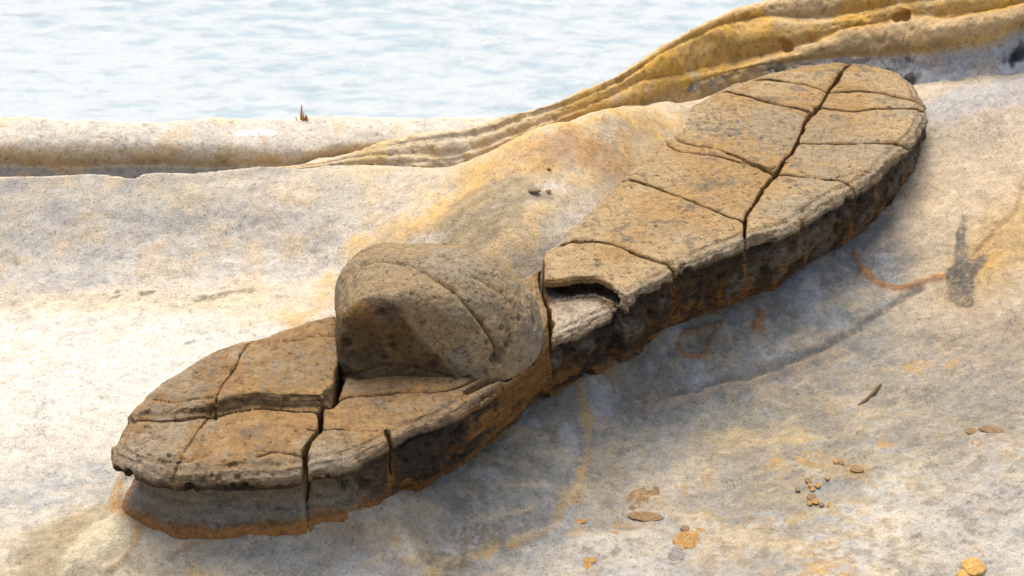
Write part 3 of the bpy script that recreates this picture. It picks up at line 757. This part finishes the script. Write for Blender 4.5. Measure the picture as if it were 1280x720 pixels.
# merge scraps into their largest neighbour
ids, cn = np.unique(lab[(d2 > 0).reshape(shape)], return_counts=True)
big = [i for i, c_ in zip(ids, cn) if c_ * VX * VX > .006]
lab2 = np.where(np.isin(lab, big), lab, 0)
for _ in range(2000):
    if not (lab2 == 0).any(): break
    o = lab2.copy()
    for ax in (0, 1):
        for sh in (1, -1):
            r_ = np.roll(o, sh, ax); m_ = (lab2 == 0) & (r_ > 0); lab2[m_] = r_[m_]

# density field
s0, s1 = uv[:, 0].min(), uv[:, 0].max()
def s_of(px, py): return float(pts([(px, py)], ZT)[0] @ AX)
sA, sB, sC_ = s_of(385, 590), s_of(500, 545), s_of(690, 425)
tblend = sstep(sA + .02, sB + .08, ug)                  # 0 at the toe, 1 along the thick side
Tt_ = np.array([-1, 0, .02, .045, .058, .080, .11, .15, .195, .212, .232, .255, .5])
T_ = np.array([-1, 0, .02, .045, .060, .085, .12, .18, .24, .262, .285, .31, .5])
O_toe = np.array([0, 0, .0, .004, .016, .075, .090, .082, .062, .028, .022, .03, .03])
O_side = np.array([0, 0, .002, .008, .014, .012, .014, .026, .046, .058, .076, .10, .2])
strata = np.zeros((len(ug), len(zg)))
uu, zz = np.meshgrid(ug, zg, indexing='ij')
strata = .010 * perlin(uu * 3.0, zz * 30, 1.5, 221) + .007 * perlin(uu * 8, zz * 55, 2.5, 222) + .006 * perlin(uu * 16, zz * 22, 3.5, 223)
lipv = .016 * perlin(ug * 5, .3, .7, 226) + .010 * perlin(ug * 13, .3, .7, 227)
slot = np.clip(perlin(uu * 4, zz * 4, 7.7, 224) * 2 + .35, 0, 1)
chip3 = chip.reshape(shape); Zt = zt.reshape(shape); D2 = d2.reshape(shape)
f = np.empty((len(ug), len(vg), len(zg)), np.float32)
crk3 = [(d_.reshape(shape), hw, dep) for d_, hw, dep in crk]
for i0 in range(0, len(ug), 64):
    i1 = min(len(ug), i0 + 64)
    t = (Zt[i0:i1, :, None] - zg[None, None, :])
    tb = tblend[i0:i1, None, None]
    off = np.interp(t - lipv[i0:i1, None, None] * np.clip(1 - t / .15, 0, 1), Tt_, O_toe) * (1 - tb) + np.interp(t, T_, O_side) * tb
    off = off + (strata[i0:i1, None, :]) * sstep(.02, .07, t)
    off = off + chip3[i0:i1, :, None] * np.exp(-(np.maximum(t, 0) / .055) ** 2)
    off = off + .022 * slot[i0:i1, None, :] * np.exp(-((t - .050 - lipv[i0:i1, None, None]) / .011) ** 2) * tb
    A = D2[i0:i1, :, None] - off
    B = t
    q = smin(A, B, .028)
    for d_, hw, dep in crk3:
        dd = d_[i0:i1]
        m_ = np.nonzero((dd < hw + .03).any(1))[0]
        if len(m_) == 0: continue
        a_, b_ = m_[0], m_[-1] + 1
        js = np.nonzero((dd < hw + .03).any(0))[0]; j0, j1 = js[0], js[-1] + 1
        tt = t[a_:b_, j0:j1]
        cut = np.maximum(dd[a_:b_, j0:j1, None] - hw * np.clip(1.15 - .75 * tt / dep, .3, 1.2), tt - dep)
        q[a_:b_, j0:j1] = np.minimum(q[a_:b_, j0:j1], cut)
    dn_ = dnb.reshape(shape)[i0:i1]
    if (dn_ < .1).any():
        q = np.minimum(q, np.maximum(dn_[:, :, None] - .055, np.abs(zg[None, None] - ZN - .028) - .020 + .12 * dn_[:, :, None]))
    f[i0:i1] = q
f[0] = f[-1] = -1; f[:, 0] = f[:, -1] = -1; f[:, :, 0] = -1; f[:, :, -1] = -1
P, F = surface_nets(f)
del f
iu = np.clip(np.round(P[:, 0]).astype(int), 0, len(ug) - 1); iv = np.clip(np.round(P[:, 1]).astype(int), 0, len(vg) - 1)
U = lo[0] + P[:, 0] * VX; Vv = lo[1] + P[:, 1] * VX; Zz = zg[0] + P[:, 2] * VX
W3 = np.hstack([U[:, None] * AX + Vv[:, None] * AY, Zz[:, None]])
tv = Zt[iu, iv] - Zz; dv = D2[iu, iv]; cv = dcmin.reshape(shape)[iu, iv]; tbv = tblend[iu]
Nn = vnormals(W3, F)
top = sstep(.55, .85, Nn[:, 2]) * (tv < .06)
n1 = fbm(W3, 3, 4, 231); n2 = fbm(W3, 9, 4, 232); n3 = fbm(W3, 28, 3, 233); n4 = fbm(W3, 60, 2, 234, .7)
nl = fbm(W3, 8, 4, 236, .6, (1, 1, 5))
free = sstep(.0, .012, cv)
W3 = W3 + Nn * (free * (.0030 * n2 + .0020 * n3 + .0014 * n4) * (1 + 1.6 * (1 - top)) + free * (1 - top) * sstep(.05, .09, tv) * tbv * .009 * fbm(W3, 7, 3, 238))[:, None]
# pits: many small holes along the side, fewer on the top
rng = np.random.default_rng(5)
px_, py_ = proj(W3)
vis = (Nn @ FWD < -.05)
def pit(c, r, dep):
    global W3
    near = np.nonzero((np.abs(W3[:, 0] - c[0]) < 1.6 * r) & (np.abs(W3[:, 1] - c[1]) < 1.6 * r) & (np.abs(W3[:, 2] - c[2]) < 1.6 * r))[0]
    dd = np.linalg.norm(W3[near] - c, axis=1) / r
    k_ = 1 - sstep(.35, 1.15, dd)
    nm = (Nn[near] * k_[:, None]).sum(0); nm /= np.linalg.norm(nm) + 1e-9
    W3[near] -= nm * (dep * k_)[:, None]
side_ok = np.nonzero(vis & (tv > .03) & (tv < .26) & (Nn[:, 2] < .5) & (cv > .01) & ((tbv > .3) | (tv < .07)))[0]
for c_ in rng.choice(side_ok, 420, replace=False):
    r_ = rng.uniform(.006, .014) * (1.8 if rng.random() < .14 else 1); pit(W3[c_].copy(), r_, r_ * rng.uniform(.9, 1.6))
top_ok = np.nonzero(vis & (top > .8) & (cv > .02))[0]
for c_ in rng.choice(top_ok, 260, replace=False):
    r_ = rng.uniform(.005, .010); pit(W3[c_].copy(), r_, r_ * rng.uniform(.5, .9))
toe_edge = np.nonzero(vis & (tv < .06) & (dv < .10) & (sstep(sA, sA - .2, U) > .5))[0]
for c_ in rng.choice(toe_edge, 40, replace=False):
    r_ = rng.uniform(.005, .012); pit(W3[c_].copy(), r_, r_ * rng.uniform(.8, 1.4))
# colour of the stone
tanS = np.array([.41, .285, .135]); greyS = np.array([.36, .33, .28]); brn = np.array([.135, .085, .042]); blk = np.array([.060, .052, .045]); orS = np.array([.33, .17, .045]); gp = np.array([.20, .185, .16])
heelv = heel.reshape(shape)[iu, iv]
c = np.repeat(tanS[None], len(W3), 0)
toeT = ~heelv
c = np.where(toeT[:, None], np.array([[.29, .205, .11]]), c)
c = mixc(c, [.32, .195, .10], toeT * top * sstep(-.1, .5, n1 + .5 * n2) * .6)
c = mixc(c, [.48, .345, .19], top * sstep(.0, .5, n1 + .6 * n2) * .6 * heelv)
c = mixc(c, [.29, .25, .20], top * sstep(.0, .6, n3 + .6 * n2 - .5 * n1) * .5)
c = mixc(c, [.47, .385, .25], top * heelv * sstep(.30, .12, dv + .05 * n1) * .7 * (py_ > 90))
c = mixc(c, [.36, .235, .095], top * sstep(.0, .5, n1 - .6 * n2 + .3 * n3) * .55)
c = mixc(c, [.33, .30, .24], top * sstep(.05, .5, fbm(W3, 2.2, 4, 242) + .3 * n3) * .7)
c = mixc(c, greyS, np.where(heelv, 1.0, .65) * sstep(.055, .01, dv + .03 * n2 + .015 * n3) * (tv < .05) * (.75 + .4 * n3))
c = mixc(c, [.50, .46, .40], (notch & heel).reshape(shape)[iu, iv] * top * .8)
c = mixc(c, [.12, .105, .09], top * .55 * sstep(.3, .7, n2 + .9 * n3 - .3 * n1))
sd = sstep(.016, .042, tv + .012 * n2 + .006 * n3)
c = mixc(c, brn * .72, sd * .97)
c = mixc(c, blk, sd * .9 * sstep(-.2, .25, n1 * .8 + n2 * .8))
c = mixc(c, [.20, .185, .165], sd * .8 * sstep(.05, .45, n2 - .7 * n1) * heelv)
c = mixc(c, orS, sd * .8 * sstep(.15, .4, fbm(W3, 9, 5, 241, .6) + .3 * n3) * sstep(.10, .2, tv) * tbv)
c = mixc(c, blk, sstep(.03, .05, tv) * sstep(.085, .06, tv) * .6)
ped = (1 - tbv) * sstep(.070, .085, tv)
c = mixc(c, gp, ped * .95)
c = mixc(c, [.20, .16, .095], ped * .75 * sstep(.0, .5, n2 + .4 * n1) )
c = mixc(c, [.31, .295, .265], ped * sstep(.13, .18, tv) * .5)
band = sstep(.198, .212, tv + .008 * n2) * sstep(1.0, .6, tbv)
c = mixc(c, [.32, .165, .06], band * .95)
bs = tbv * sstep(.235, .27, tv + .02 * n2)
c = mixc(c, [.28, .15, .05], bs * .7 * sstep(-.3, .3, n2 + .5 * n1))
c = mixc(c, [.36, .19, .05], sstep(.006, -.002, cv) * sstep(.004, .02, tv) * .75 * (1 - .8 * ped))
c = mixc(c, [.36, .20, .07], sstep(.02, .003, cv) * top * .6 * sstep(-.2, .4, n2))
c = np.array([[.85, .79, .68]]) * c * (1 + .16 * n3 + .14 * n4)[:, None]

shoe = empty('cracked_rock', (*pts([(640, 500)], 0)[0], 0.0))
tag(shoe, 'long sole-shaped cracked slab of brown stained sandstone running under the domed boulder', 'rock', kind='thing')
loc = np.array(shoe.location)
labv = lab2[iu, iv]
Fc = F[:, 0]
is_ped = ((1 - tbv) > .5) & (tv > .068)
flab = np.where(is_ped[F].sum(1) >= 2, -1, labv[Fc])
def islands(ff):
    u_, inv = np.unique(ff, return_inverse=True); inv = inv.reshape(ff.shape)
    lb = np.arange(len(u_))
    while True:
        m_ = lb[inv].min(1); o_ = lb.copy()
        for k_ in range(4): np.minimum.at(lb, inv[:, k_], m_)
        lb = lb[lb]
        if (lb == o_).all(): break
    return lb[inv[:, 0]]
for L in np.unique(flab):
  fall = F[flab == L]
  if len(fall) < 60: continue
  isl = islands(fall)
  for I_ in np.unique(isl):
    ff = fall[isl == I_]
    if len(ff) < 250: continue
    u_, inv = np.unique(ff, return_inverse=True)
    nm = 'pedestal' if L == -1 else 'rock_block'
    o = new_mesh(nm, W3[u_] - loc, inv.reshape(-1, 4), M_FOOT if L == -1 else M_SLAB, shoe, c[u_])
    if L == -1: o['label'] = 'smooth grey foot under the toe with a rust brown band along its bottom'

# ------------------------------------------------------------------ domed boulder
zb = ZT - .015
ctr = np.append(pts([(552, 432)], zb)[0], zb)
EX, EY, EZ = .352, .285, .325
VD = 0.0052
dx = np.arange(-.47, .47, VD); dy = np.arange(-.45, .45, VD); dz = np.arange(-.05, .44, VD)
X, Y, Zq = np.meshgrid(dx, dy, dz, indexing='ij')
ang = np.radians(6 + 26 * sstep(-.2, .2, X)); ca, sa = np.cos(ang), np.sin(ang)
Xr, Yr = X * ca + Y * sa, -X * sa + Y * ca
ex = 2.0 + 2.0 * sstep(.2, -.25, X)
rr = (np.abs(Xr / EX) ** ex + np.abs(Yr / EY) ** ex + np.abs(np.where(Zq > 0, Zq / EZ, Zq * .3)) ** ex) ** (1 / ex)
fe = (1 - rr) * .33
# flat broken face to the front left, through three points
A0 = at([424], [480], zb)[0] - ctr; B0 = at([588], [476], zb)[0] - ctr
nrm = np.cross(B0 - A0, np.array([0, .08, 1.0])); nrm /= np.linalg.norm(nrm)
if nrm[1] > 0: nrm = -nrm
pl = -((X - A0[0]) * nrm[0] + (Y - A0[1]) * nrm[1] + (Zq - A0[2]) * nrm[2])
pl = pl + .03 * np.exp(-(((X + .2) / .2) ** 2 + ((Zq - .12) / .1) ** 2)) * -1
pl2 = X + .372 + .10 * (Zq - .2) + .015 * np.sin(Zq * 14)
f = smin(smin(fe, pl, .05), pl2, .05)
f = np.minimum(f, Zq + .03)
f[0] = f[-1] = -1; f[:, 0] = f[:, -1] = -1; f[:, :, 0] = -1; f[:, :, -1] = -1
P, F = surface_nets(f.astype(np.float32))
D3 = np.stack([dx[0] + P[:, 0] * VD, dy[0] + P[:, 1] * VD, dz[0] + P[:, 2] * VD], 1) + ctr
Nn = vnormals(D3, F)
n1 = fbm(D3, 4, 4, 301); n2 = fbm(D3, 11, 4, 302); n3 = fbm(D3, 34, 3, 303); n4 = fbm(D3, 70, 2, 304, .7)
px_, py_ = proj(D3)
disp = .012 * n1 + .007 * n2 + .003 * n3 + .0016 * n4
PX = np.stack([px_, py_], 1)
front = sstep(.1, -.1, Nn @ FWD)
def gro(l_, wpx, dep):
    d_, s_ = dline(PX + 1.2 * np.stack([n3, n4], 1), smooth_curve(l_, 6))
    return dep * np.exp(-(d_ / wpx) ** 2), d_, s_
CK = [(448, 330), (470, 325), (490, 326), (520, 332), (545, 347), (565, 360), (585, 383), (603, 405), (612, 420), (618, 432), (626, 447)]
g_, d_, s_ = gro(CK, 2.6, .018); disp = disp - g_ * front
disp = disp - .014 * np.where(s_ < 0, 1, 0) * np.exp(-(d_ / 30)) * front
for l_, w_, dp in [([(425, 470), (455, 464), (480, 457), (510, 458), (540, 466), (560, 470)], 1.6, .009), ([(553, 441), (566, 458), (582, 478)], 1.8, .010), ([(565, 440), (580, 433)], 1.8, .01), ([(590, 345), (620, 362), (645, 385)], 1.5, .004)]:
    g_, _, _ = gro(l_, w_, dp); disp = disp - g_ * front
D3 = D3 + Nn * disp[:, None]
W3 = D3
fr = np.nonzero(front > .5)[0]
def pit_px(x, y, r, dep):
    j = fr[np.argmin((px_[fr] - x) ** 2 + (py_[fr] - y) ** 2)]
    pit(W3[j].copy(), r, dep)
for (x, y, r, dp) in [(478, 389, .011, .014), (434, 428, .016, .025), (489, 431, .011, .015), (487, 420, .013, .013), (520, 459, .010, .012), (539, 457, .014, .012), (441, 348, .012, .008), (481, 447, .008, .01), (508, 462, .008, .008), (622, 450, .022, .035), (630, 443, .018, .026), (638, 430, .014, .02), (668, 403, .020, .03), (641, 420, .010, .012), (629, 410, .010, .012), (609, 428, .008, .01), (605, 466, .009, .012), (650, 398, .009, .012), (585, 475, .013, .018), (532, 465, .006, .007), (456, 436, .010, .008), (505, 419, .010, .006)]:
    pit_px(x, y, r * 1.25, dp * 1.2)
for c_ in np.random.default_rng(3).choice(fr, 120, replace=False):
    r_ = np.random.default_rng(int(c_)).uniform(.004, .008); pit(W3[c_].copy(), r_, r_ * .7)
D3 = W3
FB = smooth_curve([(400, 378), (425, 388), (455, 372), (482, 372), (503, 388), (520, 415), (545, 440), (566, 460), (585, 482)], 6)
d_, s_ = dline(PX + 5 * np.stack([n2, n1], 1), FB)
fac = sstep(6, -6, np.where(s_ > 0, -1, 1) * -d_)
c = np.repeat(np.array([[.36, .275, .165]]), len(D3), 0)
c = mixc(c, [.33, .30, .235], sstep(-.2, .4, n1 + .3 * n2) * .75)
c = mixc(c, [.34, .27, .18], sstep(.1, .5, n2 - n1) * .6)
below = (s_ < 0) if False else (py_ > np.interp(px_, FB[:, 0], FB[:, 1]))
bm = np.where(below, 1, -1) * d_
bf = sstep(-4, 8, bm) * (px_ < 590)
c = mixc(c, [.155, .10, .045], bf * .94)
c = mixc(c, [.28, .16, .04], bf * .8 * np.exp(-(((px_ - 447) / 22) ** 2 + ((py_ - 407) / 26) ** 2)) * (1 + n2))
c = mixc(c, [.26, .15, .05], bf * .6 * sstep(.1, .5, n2 + .3 * n3))
c = mixc(c, [.09, .075, .06], bf * .5 * sstep(.1, .5, n1 - n2))
c = mixc(c, [.33, .33, .32], sstep(620, 690, px_) * sstep(370, 430, py_) * .6)
c = np.array([[.78, .74, .66]]) * c * (1 + .16 * n3 + .14 * n4)[:, None]
db = empty('domed_boulder', tuple(ctr))
dome = new_mesh('domed_boulder', D3 - ctr, F, M_DOME, None, c)
bpy.data.objects.remove(db); dome.name = 'domed_boulder'
dome.location = ctr
tag(dome, 'rounded grey brown boulder with a curved crack, sitting on the cracked slab', 'boulder', kind='thing')

# ------------------------------------------------------------------ small things lying about
def lump(name, px, py, rx, ry, h, cols, seed, label, cat, group=None, rot=0, sink=.35, flat=2.0, mat=None):
    """a weathered stone: uneven rounded body, radii in photo pixels"""
    c0 = gpt([(px, py)])[0]
    nu_, nv_ = 40, 22
    th = np.linspace(0, 2 * np.pi, nu_, endpoint=False); ph = np.linspace(-.5 * np.pi, .5 * np.pi, nv_)
    T, Pq = np.meshgrid(th, ph, indexing='ij')
    sg = lambda v, e: np.sign(v) * np.abs(v) ** e
    q = np.stack([np.cos(Pq) * np.cos(T), np.cos(Pq) * np.sin(T), sg(np.sin(Pq), .8)], -1).reshape(-1, 3)
    h = h * .34
    r_ = 1 + .18 * fbm(q + seed, 1.1, 4, seed) + .06 * fbm(q + seed, 5, 2, seed + 7)
    q = q * r_[:, None]
    a_, b_ = rx / SC, ry / SC / .49
    v = q * [a_, b_, h]
    cr, sr = math.cos(math.radians(rot)), math.sin(math.radians(rot))
    v[:, :2] = np.stack([v[:, 0] * cr - v[:, 1] * sr, v[:, 0] * sr + v[:, 1] * cr], 1)
    i = np.arange(nu_)[:, None] * nv_ + np.arange(nv_ - 1)[None]
    j = ((np.arange(nu_) + 1) % nu_)[:, None] * nv_ + np.arange(nv_ - 1)[None]
    Fq = np.stack([i, j, j + 1, i + 1], -1).reshape(-1, 4)
    nz = fbm(q + seed, 3, 4, seed + 3)
    cc = mixc(np.repeat(np.array([cols[0]]), len(q), 0), cols[1], sstep(-.2, .4, nz))
    o = new_mesh(name, v, Fq, mat or M_STONE, None, cc)
    c0 = c0 + [0, 0, h * (.0 - sink)]
    o.location = c0
    tag(o, label, cat, group, 'thing')
    return o
OC = ([.36, .20, .06], [.48, .31, .13]); BR = ([.22, .14, .07], [.32, .22, .12]); GR = ([.24, .22, .19], [.32, .30, .26]); YO = ([.50, .30, .08], [.58, .38, .14])
lump('embedded_stone', 803, 622, 17, 15, .018, BR, 401, 'large brown flaky stone set in pale ground below the slab', 'stone', rot=-30)
lump('embedded_stone', 806, 645, 20, 5, .014, BR, 402, 'thin brown flake just in front of the large brown flaky stone', 'stone', rot=-8)
lump('embedded_stone', 860, 675, 18, 9, .018, OC, 403, 'flat ochre oval stone near the bottom of the foreground', 'stone', rot=-5)
lump('embedded_stone', 846, 694, 10, 5, .014, GR, 404, 'small grey stone beside the flat ochre oval stone', 'stone')
lump('pebble', 1218, 709, 12, 9, .030, YO, 405, 'round orange yellow pebble at the bottom right edge', 'pebble', sink=.1)
lump('pebble', 1205, 717, 8, 4, .014, YO, 406, 'small orange chip touching the round orange yellow pebble', 'pebble')
lump('embedded_stone', 1227, 553, 12, 5, .016, OC, 407, 'bright orange stone chip in grey rough ground at the right', 'stone', rot=-6)
lump('embedded_stone', 1240, 537, 16, 4, .016, BR, 408, 'long brown stone chip above the bright orange stone chip', 'stone', rot=-16)
lump('embedded_stone', 1214, 538, 8, 4, .012, BR, 409, 'short dull brown chip left of the long brown stone chip', 'stone')
lump('embedded_stone', 1071, 586, 8, 3.5, .012, BR, 410, 'dark brown chip with an orange tail right of the pebble cluster', 'stone', rot=-6)
lump('rock_nub', 686, 213, 3, 1.0, .035, OC, 411, 'upper brown knob standing up from the golden mound', 'rock nub', sink=.0)
lump('rock_nub', 686, 239, 3.5, 1.2, .025, YO, 412, 'lower orange knob on the golden mound near the slab', 'rock nub', sink=.05)
lump('rock_nub', 668, 238, 8, 1.6, .016, BR, 413, 'low dull brown knob left of the orange knob', 'rock nub')
for k_, (x, y, r_) in enumerate([(1010, 600, 3.6), (1013, 606, 3), (1022, 606, 3.4), (997, 611, 3), (1016, 611, 3), (1034, 597, 2.8), (1014, 621, 5), (1019, 626, 4), (1012, 628, 3.4), (1027, 630, 3), (1037, 631, 3.6), (1045, 576, 3.6), (1052, 578, 3.4)]):
    lump('pebble', x, y, r_, r_ * .8, .011, OC if k_ % 3 else BR, 420 + k_, 'tiny ochre pebble of the small cluster on orange stained ground', 'pebble', 'tiny pebbles in a cluster on the orange stained ground', sink=.55)
for k_, (x, y, rx, ry, cs) in enumerate([(724, 651, 8, 3, OC), (716, 668, 11, 3, OC), (742, 674, 10, 3, BR), (741, 687, 8, 2.4, OC), (737, 700, 8, 3.4, OC), (734, 707, 5, 4, OC), (766, 667, 7, 2.6, OC), (769, 675, 6, 2.2, OC), (857, 660, 6, 3, BR), (876, 663, 6, 3, OC)]):
    lump('stone_chip', x, y, rx, ry, .010, cs, 440 + k_, 'small ochre chip scattered over the white ground at bottom centre', 'stone chip', 'ochre chips scattered over the white ground', rot=-4)

def tube(points, radii, n=10, seed=0):
    p = np.array(points, float); r_ = np.array(radii, float)
    t = np.gradient(p, axis=0); t /= np.linalg.norm(t, axis=1, keepdims=True)
    a_ = np.cross(t, [.3, .5, .81]); a_ /= np.linalg.norm(a_, axis=1, keepdims=True); b_ = np.cross(t, a_)
    th = np.linspace(0, 2 * np.pi, n, endpoint=False)
    v = p[:, None] + (a_[:, None] * np.cos(th)[None, :, None] + b_[:, None] * np.sin(th)[None, :, None]) * r_[:, None, None]
    v = v.reshape(-1, 3)
    v = v + .15 * r_.mean() * np.stack([fbm(v + seed, 60, 2, seed + k) for k in range(3)], 1)
    v = np.vstack([v, p[:1], p[-1:]])
    m_ = len(p); F_ = []
    for i in range(m_ - 1):
        for k in range(n):
            F_.append((i * n + k, i * n + (k + 1) % n, (i + 1) * n + (k + 1) % n, (i + 1) * n + k))
    for k in range(0, n, 2):
        F_.append((m_ * n, (k + 2) % n, k + 1, k)); q_ = (m_ - 1) * n
        F_.append((m_ * n + 1, q_ + k, q_ + k + 1, q_ + (k + 2) % n))
    return v, np.array(F_)
tw = gpt(smooth_curve([(1072, 508), (1080, 503), (1089, 495), (1097, 486), (1101, 481)], 5)) + [0, 0, .004]
v, F_ = tube(tw, np.interp(np.linspace(0, 1, len(tw)), [0, .2, .8, 1], [.003, .007, .006, .003]), 10, 3)
o = new_mesh('twig', v - tw[0], F_, M_STONE, None, np.repeat(np.array([[.17, .12, .07]]), len(v), 0)); o.location = tw[0]
tag(o, 'thin curved brown twig lying on the mottled ground at the right', 'twig', kind='thing')

# dry stalks standing on the ledge against the sea
lx_, ly_ = proj(LEDGE_V)
j = np.nonzero((np.abs(lx_ - 378) < 3) & (tfL > 3.6) & (tfL < 4.3))[0]
b0 = LEDGE_V[j[np.argmin(np.abs(ly_[j] - 150))]]
st = empty('dry_plant', tuple(b0 - [0, 0, .01]))
tag(st, 'tuft of short orange dry stalks on the ledge against the bright sea', 'plant', kind='thing')
for k_, (dx_, h_, r_, ln) in enumerate([(-.004, .075, .0055, .004), (.010, .036, .006, .006), (.020, .030, .005, -.002), (-.018, .028, .0025, -.008), (.003, .05, .003, .006)]):
    hh = np.linspace(0, 1, 7)
    pp = np.stack([dx_ + ln * hh ** 2, .006 * np.sin(3 * hh + k_), -.01 + (h_ + .01) * hh], 1)
    v, F_ = tube(pp, r_ * np.interp(hh, [0, .6, 1], [1, .9, .25]), 8, 30 + k_)
    new_mesh('stalk', v, F_, M_STONE, st, mixc(np.repeat(np.array([[.52, .26, .05]]), len(v), 0), [.55, .38, .16], np.full(len(v), .25 * (k_ % 4))))
